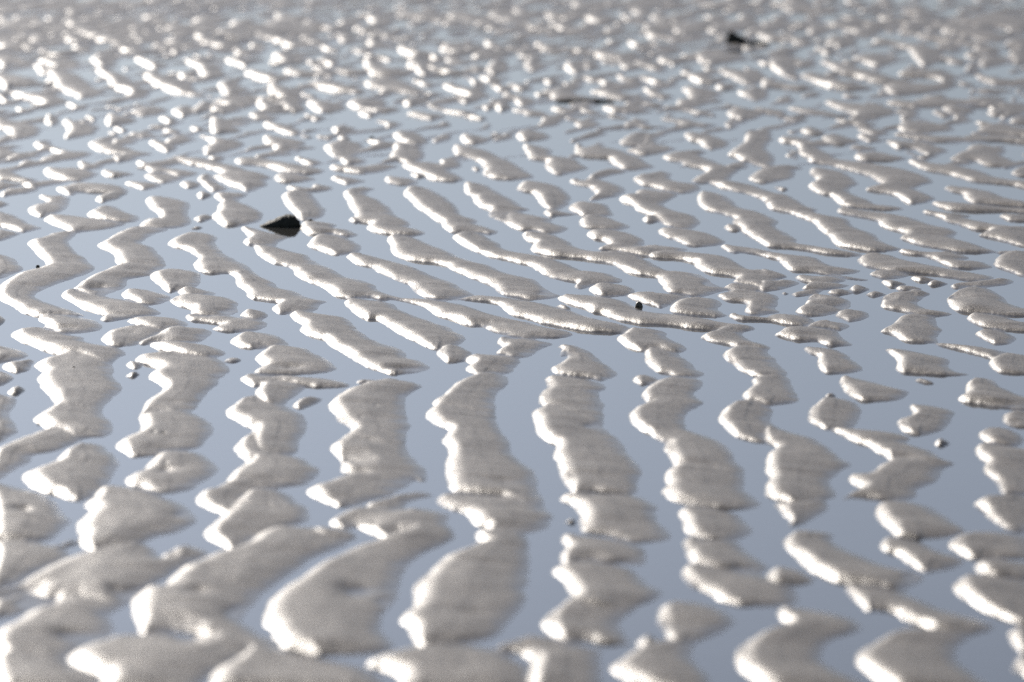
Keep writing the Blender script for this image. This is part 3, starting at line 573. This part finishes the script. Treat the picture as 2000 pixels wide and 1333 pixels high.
# hollows, worm pits and slumps seen on the bars: column, row, half width, half height (px of the survey), depth
DENTS = [(42, 1003, 24, 6, 9), (315, 924, 28, 6, 9), (60, 1176, 60, 11, 11), (245, 1160, 42, 9, 9), (690, 1158, 34, 12, 11), (590, 1032, 40, 5, 7),
         (455, 1200, 22, 10, 7), (362, 1252, 24, 8, 8), (130, 1245, 60, 10, 8), (345, 1010, 26, 6, 7), (1222, 1102, 22, 6, 10), (1448, 1113, 20, 6, 10),
         (1160, 836, 26, 5, 7), (120, 645, 30, 3, 8), (165, 655, 26, 3, 7), (430, 568, 26, 4, 9), (190, 566, 22, 5, 9), (560, 722, 40, 5, 8), (440, 610, 20, 4, 8),
         (1780, 1130, 26, 7, 8), (1690, 975, 30, 5, 8), (1620, 600, 34, 4, 9), (1060, 576, 18, 4, 8), (785, 722, 30, 3, 8), (1385, 558, 16, 4, 8),
         (1900, 1000, 40, 7, 7), (700, 928, 30, 6, 6), (935, 1256, 30, 6, 8), (760, 1178, 26, 6, 5), (1450, 460, 22, 4, 6), (390, 1165, 30, 7, 6),
         (300, 855, 5, 2, 7), (318, 856, 7, 2.5, 9), (540, 985, 5, 2, 7), (552, 990, 5, 2, 7), (575, 988, 5, 2, 7), (525, 988, 5, 2, 7), (480, 990, 6, 2, 8),
         (324, 912, 5, 2, 7), (196, 985, 5, 2, 7), (705, 822, 4, 2, 6), (735, 800, 4, 2, 5), (1105, 690, 4, 2, 6), (1075, 735, 4, 2, 5), (640, 760, 4, 2, 5)]
for (du, dv, ru, rv, dd) in DENTS:
    if dv < 330: continue
    if ru < 9: dd = 2.8
    cx_, cy_ = ground(du, dv); cx_, cy_ = float(cx_), float(cy_)
    sx = ru * float(depth(cy_)) / F; sy = abs(float(y_of_row(dv + rv)) - float(y_of_row(dv - rv))) / 2
    a_ = np.searchsorted(yrow, [cy_ - 3 * sy, cy_ + 3 * sy]); jj = slice(max(a_[0], 1), a_[1])
    e = ((X[jj] - cx_) / sx) ** 2 + ((Y[jj] - cy_) / sy) ** 2
    k_ = (1 + .35 * fbm(X[jj] * 30, Y[jj] * 8, 97, 2)) * np.exp(-e * 1.1)
    Z[jj] = np.where(Z[jj] > 0, np.maximum(Z[jj] - dd * .001 * k_, .0006), Z[jj])
# light smoothing of creases along the rows and columns
for _ in range(1):
    Z[:, 1:-1] = Z[:, 1:-1] * .6 + (Z[:, :-2] + Z[:, 2:]) * .2
    Z[1:-1] = Z[1:-1] * .6 + (Z[:-2] + Z[2:]) * .2
# far away the meshes is coarse: keep the bars but calm them
print('grid', NX, NY)

me = bpy.data.meshes.new('sand')
co = np.stack([X, Y, Z], -1).reshape(-1, 3).astype(np.float32)
me.vertices.add(NX * NY); me.vertices.foreach_set('co', co.ravel())
a = (np.arange(NY - 1)[:, None] * NX + np.arange(NX - 1)[None, :]).ravel()
quads = np.stack([a, a + 1, a + NX + 1, a + NX], 1).astype(np.int32)
me.loops.add(quads.size); me.loops.foreach_set('vertex_index', quads.ravel())
me.polygons.add(len(quads)); me.polygons.foreach_set('loop_start', np.arange(0, quads.size, 4, dtype=np.int32))
me.polygons.foreach_set('use_smooth', np.ones(len(quads), bool))
me.update(calc_edges=True)
sand = bpy.data.objects.new('sand', me); C.objects.link(sand)
sand['kind'] = 'structure'; sand['label'] = 'rippled wet grey beach sand standing out of shallow water'

def height_at(x, y):
    j = int(np.argmin(abs(yrow - y))); i = int(np.argmin(abs(X[j] - x)))
    return max(0.0, float(Z[j, i]))

# ------------------------------------------------------------------ materials
def nodes(name):
    m = bpy.data.materials.new(name); m.use_nodes = True
    nt = m.node_tree; b = nt.nodes['Principled BSDF']
    return m, nt, b
def N(nt, t, **kw):
    n = nt.nodes.new(t)
    for k, v_ in kw.items(): setattr(n, k, v_)
    return n

def sand_mat():
    m, nt, b = nodes('wet_sand'); L = nt.links.new
    geo = N(nt, 'ShaderNodeNewGeometry')
    tex = geo.outputs['Position']
    sep = N(nt, 'ShaderNodeSeparateXYZ'); L(tex, sep.inputs[0])
    ws = N(nt, 'ShaderNodeVectorMath', operation='MULTIPLY'); L(tex, ws.inputs[0]); ws.inputs[1].default_value = (6, 19, 0)
    wn = N(nt, 'ShaderNodeTexNoise'); L(ws.outputs[0], wn.inputs['Vector']); wn.inputs['Scale'].default_value = 1; wn.inputs['Detail'].default_value = 3
    wz = N(nt, 'ShaderNodeMath', operation='MULTIPLY_ADD'); L(wn.outputs['Fac'], wz.inputs[0]); wz.inputs[1].default_value = -.009
    wa = N(nt, 'ShaderNodeMath', operation='ADD'); L(sep.outputs[2], wa.inputs[0]); wa.inputs[1].default_value = .0045; L(wa.outputs[0], wz.inputs[2])
    wet = N(nt, 'ShaderNodeMapRange'); L(wz.outputs[0], wet.inputs[0])
    wet.inputs[1].default_value = .0; wet.inputs[2].default_value = .0058
    wet.inputs[3].default_value = 1; wet.inputs[4].default_value = 0
    wet.interpolation_type = 'SMOOTHSTEP'
    big = N(nt, 'ShaderNodeTexNoise'); L(tex, big.inputs['Vector'])
    big.inputs['Scale'].default_value = 7; big.inputs['Detail'].default_value = 5
    gv = N(nt, 'ShaderNodeVectorMath', operation='MULTIPLY'); L(tex, gv.inputs[0]); gv.inputs[1].default_value = (240, 95, 240)
    gr = N(nt, 'ShaderNodeTexNoise'); L(gv.outputs[0], gr.inputs['Vector'])
    gr.inputs['Scale'].default_value = 1; gr.inputs['Detail'].default_value = 3
    ramp = N(nt, 'ShaderNodeMix', data_type='RGBA'); L(big.outputs['Fac'], ramp.inputs['Factor'])
    ramp.inputs['A'].default_value = (.154, .132, .104, 1); ramp.inputs['B'].default_value = (.222, .190, .151, 1)
    gmul = N(nt, 'ShaderNodeMix', data_type='RGBA', blend_type='MULTIPLY'); gmul.inputs['Factor'].default_value = 1
    gm = N(nt, 'ShaderNodeMapRange'); L(gr.outputs['Fac'], gm.inputs[0])
    gm.inputs[1].default_value = .3; gm.inputs[2].default_value = .7; gm.inputs[3].default_value = .35; gm.inputs[4].default_value = 1.7
    L(ramp.outputs['Result'], gmul.inputs['A']); L(gm.outputs[0], gmul.inputs['B'])
    dk = N(nt, 'ShaderNodeMix', data_type='RGBA'); L(wet.outputs[0], dk.inputs['Factor'])
    L(gmul.outputs['Result'], dk.inputs['A'])
    dm = N(nt, 'ShaderNodeMix', data_type='RGBA', blend_type='MULTIPLY'); dm.inputs['Factor'].default_value = 1
    L(gmul.outputs['Result'], dm.inputs['A']); dm.inputs['B'].default_value = (.42, .40, .38, 1)
    L(dm.outputs['Result'], dk.inputs['B'])
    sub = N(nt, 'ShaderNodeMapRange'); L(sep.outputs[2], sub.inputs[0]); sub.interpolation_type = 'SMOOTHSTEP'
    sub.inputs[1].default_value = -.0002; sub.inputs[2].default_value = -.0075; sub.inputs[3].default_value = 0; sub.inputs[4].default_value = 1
    depth_tint = N(nt, 'ShaderNodeMix', data_type='RGBA'); L(sub.outputs[0], depth_tint.inputs['Factor']); L(dk.outputs['Result'], depth_tint.inputs['A'])
    depth_tint.inputs['B'].default_value = (.07, .062, .055, 1)  # dark bed colour; its deepening with depth paints the water's light absorption
    L(depth_tint.outputs['Result'], b.inputs['Base Color'])
    und = N(nt, 'ShaderNodeMapRange'); L(sep.outputs[2], und.inputs[0])
    und.inputs[1].default_value = -.0006; und.inputs[2].default_value = 0; und.inputs[3].default_value = 0; und.inputs[4].default_value = .52
    L(und.outputs[0], b.inputs['Specular IOR Level'])
    rr = N(nt, 'ShaderNodeMapRange'); L(wet.outputs[0], rr.inputs[0])
    rr.inputs[3].default_value = .41; rr.inputs[4].default_value = .22
    L(rr.outputs[0], b.inputs['Roughness'])
    b.inputs['IOR'].default_value = 1.4
    b.inputs['Coat Weight'].default_value = 0; b.inputs['Coat Roughness'].default_value = .28; b.inputs['Coat IOR'].default_value = 1.4
    # grains, drawn-out rill marks and fine pitting
    st = N(nt, 'ShaderNodeVectorMath', operation='MULTIPLY'); L(tex, st.inputs[0]); st.inputs[1].default_value = (7, 24, 20)
    sn = N(nt, 'ShaderNodeTexNoise'); L(st.outputs[0], sn.inputs['Vector']); sn.inputs['Scale'].default_value = 1; sn.inputs['Detail'].default_value = 3
    b1 = N(nt, 'ShaderNodeBump'); L(sn.outputs['Fac'], b1.inputs['Height'])
    b1.inputs['Strength'].default_value = .35; b1.inputs['Distance'].default_value = .004
    gr2 = N(nt, 'ShaderNodeTexNoise'); L(gv.outputs[0], gr2.inputs['Vector']); gr2.inputs['Scale'].default_value = .9; gr2.inputs['Detail'].default_value = 4; gr2.inputs['Roughness'].default_value = .7
    b2 = N(nt, 'ShaderNodeBump'); L(gr2.outputs['Fac'], b2.inputs['Height']); L(b1.outputs[0], b2.inputs['Normal'])
    bw = N(nt, 'ShaderNodeMapRange'); L(wet.outputs[0], bw.inputs[0]); bw.inputs[3].default_value = .65; bw.inputs[4].default_value = .2
    L(bw.outputs[0], b2.inputs['Strength']); b2.inputs['Distance'].default_value = .002
    L(b2.outputs[0], b.inputs['Normal'])
    return m
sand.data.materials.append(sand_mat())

def water_mat():
    m, nt, b = nodes('shallow_water'); L = nt.links.new
    geo = N(nt, 'ShaderNodeNewGeometry')
    st = N(nt, 'ShaderNodeVectorMath', operation='MULTIPLY'); L(geo.outputs['Position'], st.inputs[0]); st.inputs[1].default_value = (9, 16, 1)
    n = N(nt, 'ShaderNodeTexNoise'); L(st.outputs[0], n.inputs['Vector']); n.inputs['Scale'].default_value = 1; n.inputs['Detail'].default_value = 3
    bp = N(nt, 'ShaderNodeBump'); L(n.outputs['Fac'], bp.inputs['Height']); bp.inputs['Strength'].default_value = .25; bp.inputs['Distance'].default_value = .0012
    nt.nodes.remove(b)
    fr = N(nt, 'ShaderNodeFresnel'); fr.inputs['IOR'].default_value = 1.38; L(bp.outputs[0], fr.inputs['Normal'])
    tr = N(nt, 'ShaderNodeBsdfTransparent'); tr.inputs[0].default_value = (.86, .85, .82, 1)
    gl = N(nt, 'ShaderNodeBsdfGlossy'); gl.inputs['Roughness'].default_value = .03; gl.inputs['Color'].default_value = (1, 1, 1, 1); L(bp.outputs[0], gl.inputs['Normal'])
    mx = N(nt, 'ShaderNodeMixShader'); L(fr.outputs[0], mx.inputs[0])
    df = N(nt, 'ShaderNodeBsdfDiffuse'); df.inputs[0].default_value = (.10, .097, .09, 1)
    m2 = N(nt, 'ShaderNodeMixShader'); m2.inputs[0].default_value = .55; L(tr.outputs[0], m2.inputs[1]); L(df.outputs[0], m2.inputs[2]); L(m2.outputs[0], mx.inputs[1]); L(gl.outputs[0], mx.inputs[2])
    L(mx.outputs[0], nt.nodes['Material Output'].inputs[0])
    return m
xs = [-900, 900]; 
wm = bpy.data.meshes.new('water')
wm.from_pydata([(-1200, -60, 0), (1200, -60, 0), (1200, 3200, 0), (-1200, 3200, 0)], [], [(0, 1, 2, 3)])
wm.materials.append(water_mat())
water = bpy.data.objects.new('water', wm); C.objects.link(water)
water['kind'] = 'structure'; water['label'] = 'still shallow water lying between the sand ripples'

def stone_mat(name, ca, cb, rough, bump=.6, scale=90):
    m, nt, b = nodes(name); L = nt.links.new
    tc = N(nt, 'ShaderNodeTexCoord')
    n = N(nt, 'ShaderNodeTexNoise'); L(tc.outputs['Object'], n.inputs['Vector']); n.inputs['Scale'].default_value = scale; n.inputs['Detail'].default_value = 6
    r = N(nt, 'ShaderNodeValToRGB'); L(n.outputs['Fac'], r.inputs[0])
    r.color_ramp.elements[0].position = .35; r.color_ramp.elements[1].position = .7
    r.color_ramp.elements[0].color = (*ca, 1); r.color_ramp.elements[1].color = (*cb, 1)
    L(r.outputs[0], b.inputs['Base Color']); b.inputs['Roughness'].default_value = rough
    n2 = N(nt, 'ShaderNodeTexVoronoi'); L(tc.outputs['Object'], n2.inputs['Vector']); n2.inputs['Scale'].default_value = scale * 1.6
    bp = N(nt, 'ShaderNodeBump'); L(n2.outputs['Distance'], bp.inputs['Height']); bp.inputs['Strength'].default_value = bump; bp.inputs['Distance'].default_value = .003
    L(bp.outputs[0], b.inputs['Normal'])
    return m
M_dark = stone_mat('dark_weedy_rock', (.006, .008, .005), (.022, .024, .014), .75)
M_peb = stone_mat('mottled_pebble', (.02, .022, .015), (.16, .15, .11), .5, .4, 160)
M_brown = stone_mat('brown_pebble', (.02, .012, .009), (.06, .04, .03), .5, .3, 200)
M_weed = stone_mat('dark_weed', (.012, .012, .007), (.04, .035, .02), .5, .5, 150)

def place(u, v, drop=0.0):
    x, y = ground(u, v)
    return float(x), float(y)

def rock(name, label, cat, u, v, wpx, hpx, prof, dratio, mat, seed, rough=.08, bury=.07, group=None, rot=0.):
    """stone with a drawn silhouette: prof is (t, height) along its length, rounded in depth"""
    x, y = place(u, v)
    pxm = (v - VH) / H
    W = wpx / pxm; Ht = hpx / pxm; D = W * dratio
    base = height_at(x, y)
    n, k = 34, 26
    verts = []; faces = []
    ts = [p_[0] for p_ in prof]; hs = [p_[1] for p_ in prof]
    for i in range(n + 1):
        t = i / n
        h = float(np.interp(t, ts, hs)) * Ht
        dh = D * .5 * math.sqrt(max(0.02, 1 - (2 * t - 1) ** 2)) ** .8
        for j in range(k):
            a_ = 2 * math.pi * j / k
            ca, sa = math.cos(a_), math.sin(a_)
            zz = (h * abs(sa) ** .75) if sa >= 0 else -bury * Ht * abs(sa)
            p_ = Vector(((t - .5) * W, dh * (1 if ca > 0 else -1) * abs(ca) ** .8, zz))
            nn = mnoise.noise(p_ * (9 / W) + Vector((seed * 7.1, 0, 0))) + .6 * mnoise.noise(p_ * (26 / W) + Vector((seed, 3, 1))) + .35 * mnoise.noise(p_ * (60 / W) + Vector((seed, 9, 4)))
            dr = Vector((0, ca, max(sa, -.2)))
            p_ += dr * nn * rough * Ht * 1.2
            p_.x += nn * rough * W * .15
            verts.append(p_)
    for i in range(n):
        for j in range(k):
            j2 = (j + 1) % k
            faces.append((i * k + j, (i + 1) * k + j, (i + 1) * k + j2, i * k + j2))
    faces.append(tuple(range(k))); faces.append(tuple(n * k + j for j in reversed(range(k))))
    me_ = bpy.data.meshes.new(name); me_.from_pydata([tuple(p_) for p_ in verts], [], faces)
    for p_ in me_.polygons: p_.use_smooth = True
    me_.materials.append(mat)
    o = bpy.data.objects.new(name, me_); C.objects.link(o)
    o.location = (x, y, base - .0005); o.rotation_euler.z = rot
    o['label'] = label; o['category'] = cat
    if group: o['group'] = group
    return o

rock('rock', 'black wedge-shaped rock, largest dark stone, standing in still water among the ripples', 'rock',
     547.5, 442, 80, 23, [(0, .08), (.1, .22), (.25, .44), (.4, .68), (.52, .88), (.64, .99), (.74, 1.0), (.84, .9), (.92, .66), (.97, .4), (1, .12)], .66, M_dark, 3, .085)
rock('rock', 'small black peaked rock far out near the top edge, beside a dark strand', 'rock',
     1440, 88, 44, 26, [(0, .3), (.08, .8), (.18, 1.0), (.35, .82), (.55, .66), (.75, .45), (.9, .2), (1, .05)], .6, M_dark, 8, .08)
rock('pebble', 'round mottled olive pebble in the water beside a bright sand edge', 'pebble',
     1248, 600, 15, 11, [(0, .2), (.12, .7), (.35, 1), (.6, .95), (.85, .7), (1, .2)], .9, M_peb, 5, .09)
rock('pebble', 'tiny black pebble alone in the water beside the zigzag sand ridge on the left', 'pebble',
     74, 522, 8, 4.5, [(0, .3), (.2, .9), (.5, 1), (.8, .9), (1, .3)], .9, M_dark, 6, .05)
rock('pebble', 'flat reddish brown pebble in the water between two wide sand ridges near the bottom', 'pebble',
     1114, 1021, 20, 7, [(0, .1), (.3, .45), (.6, 1), (.85, .9), (1, .3)], .8, M_brown, 7, .05)
rock('pebble', 'small dark pebble on the pale sand just to the right of the black wedge-shaped rock', 'pebble',
     606, 437, 8, 5, [(0, .3), (.3, .6), (.6, 1), (.85, .7), (1, .2)], .8, M_dark, 9, .05)
rock('pebble', 'dark round pebble at the tip of a sand bar in the distance, upper middle', 'pebble',
     726, 271, 10, 5, [(0, .3), (.3, .9), (.6, 1), (.85, .8), (1, .2)], .9, M_dark, 10, .05)
rock('pebble', 'tiny brown pebble on the broad sand ridge at the left', 'pebble',
     144, 726, 5, 3, [(0, .3), (.3, .9), (.6, 1), (.85, .8), (1, .2)], .9, M_brown, 11, .05)
rock('pebble', 'tiny brown pebble on the rounded front lobe of the second sand ridge from the left', 'pebble',
     319, 856, 6, 3.5, [(0, .3), (.3, .9), (.6, 1), (.85, .8), (1, .2)], .9, M_brown, 12, .05)
rock('pebble', 'tiny black pebble at the white pointed corner of the leftmost sand ridge', 'pebble',
     75, 829, 6, 3.5, [(0, .3), (.3, .9), (.6, 1), (.85, .8), (1, .2)], .9, M_dark, 13, .05)

def strand(label, pts, rad, seed):
    """flat rope of seaweed lying along the given points"""
    P = []
    for (u, v_) in pts:
        x, y = place(u, v_); P.append(Vector((x, y, height_at(x, y) + rad * .5)))
    Q = []
    for a_, b_ in zip(P[:-1], P[1:]):
        for s_ in range(6): Q.append(a_.lerp(b_, s_ / 6))
    Q.append(P[-1]); verts = []; faces = []; k = 10; n = len(Q)
    for i, c in enumerate(Q):
        t = i / (n - 1)
        r = rad * (math.sin(math.pi * min(max(t, .04), .96)) ** .4) * (1 + .35 * mnoise.noise(Vector((i * .7, seed, 0))))
        for j in range(k):
            a_ = 2 * math.pi * j / k
            verts.append((c.x, c.y + 1.6 * r * math.cos(a_), c.z + r * math.sin(a_)))
    for i in range(n - 1):
        for j in range(k):
            j2 = (j + 1) % k
            faces.append((i * k + j, (i + 1) * k + j, (i + 1) * k + j2, i * k + j2))
    faces.append(tuple(range(k))); faces.append(tuple((n - 1) * k + j for j in reversed(range(k))))
    me_ = bpy.data.meshes.new('seaweed'); me_.from_pydata(verts, [], faces); me_.materials.append(M_weed)
    for p_ in me_.polygons: p_.use_smooth = True
    o = bpy.data.objects.new('seaweed', me_); C.objects.link(o)
    o['label'] = label; o['category'] = 'seaweed'
strand('thin dark strand of seaweed lying beside the far black rock', [(1456, 86), (1475, 84), (1503, 86)], .011, 1)
strand('long thin dark strand of seaweed lying across the sand bars, upper right of centre', [(1086, 200), (1110, 199), (1135, 199.5), (1165, 199), (1200, 199.5)], .0085, 2)

# ------------------------------------------------------------------ light
EL, AZ = 24.5, 25          # elevation, azimuth left of the view direction (degrees)
w = bpy.data.worlds.new('World'); bpy.context.scene.world = w; w.use_nodes = True
nt = w.node_tree; bg = nt.nodes['Background']
sky = nt.nodes.new('ShaderNodeTexSky'); sky.sky_type = 'NISHITA'; sky.sun_disc = False
sky.sun_elevation = math.radians(EL); sky.sun_rotation = math.radians(-AZ)
sky.air_density = .5; sky.dust_density = .2; sky.ozone_density = 1.2
# added sky gradient: darker rightwards like lens vignetting, dimmed low to even the water
tcw = nt.nodes.new('ShaderNodeTexCoord'); spw = nt.nodes.new('ShaderNodeSeparateXYZ'); nt.links.new(tcw.outputs['Generated'], spw.inputs[0])
def mr(o_, a_, b_, c_, d_):
    n_ = nt.nodes.new('ShaderNodeMapRange'); n_.interpolation_type = 'SMOOTHSTEP'; nt.links.new(o_, n_.inputs[0])
    for i_, v_ in enumerate((a_, b_, c_, d_)): n_.inputs[i_ + 1].default_value = v_
    return n_.outputs[0]
gx_ = mr(spw.outputs[0], -.14, .14, 1.12, .86)
gz_ = mr(spw.outputs[2], .02, .20, .42, 1.0)
mu = nt.nodes.new('ShaderNodeMath'); mu.operation = 'MULTIPLY'; nt.links.new(gx_, mu.inputs[0]); nt.links.new(gz_, mu.inputs[1])
hs = nt.nodes.new('ShaderNodeHueSaturation'); hs.inputs['Saturation'].default_value = .58
nt.links.new(sky.outputs[0], hs.inputs['Color']); nt.links.new(mu.outputs[0], hs.inputs['Value'])
nt.links.new(hs.outputs[0], bg.inputs[0]); bg.inputs[1].default_value = .125
sl_ = bpy.data.lights.new('sun', 'SUN'); sl_.energy = 5; sl_.angle = math.radians(.55); sl_.color = (1, .925, .83)
so = bpy.data.objects.new('sun', sl_); C.objects.link(so)
az = math.radians(AZ); el = math.radians(EL)
to_sun = Vector((-math.sin(az) * math.cos(el), math.cos(az) * math.cos(el), math.sin(el)))
so.rotation_euler = to_sun.to_track_quat('Z', 'Y').to_euler()
so.location = to_sun * 30

# ------------------------------------------------------------------ camera
cd = bpy.data.cameras.new('camera'); cam = bpy.data.objects.new('camera', cd); C.objects.link(cam)
cam.location = (0, 0, H); cam.rotation_euler = (math.pi / 2 - TH, 0, 0)
cd.sensor_width = 36; cd.lens = 36 * F / 2000; cd.clip_start = .1; cd.clip_end = 6000
cd.dof.use_dof = True; cd.dof.focus_distance = float(depth(y_of_row(595))); cd.dof.aperture_fstop = 3.4
cd.dof.aperture_blades = 0
sc = bpy.context.scene; sc.camera = cam
sc.view_settings.view_transform = 'Standard'; sc.view_settings.look = 'None'
sc.view_settings.exposure = .17; sc.view_settings.gamma = 1
sc.render.engine = 'CYCLES'; sc.cycles.use_denoising = False; sc.cycles.sample_clamp_direct = 3.0; sc.cycles.sample_clamp_indirect = 2.0
sc.cycles.max_bounces = 6
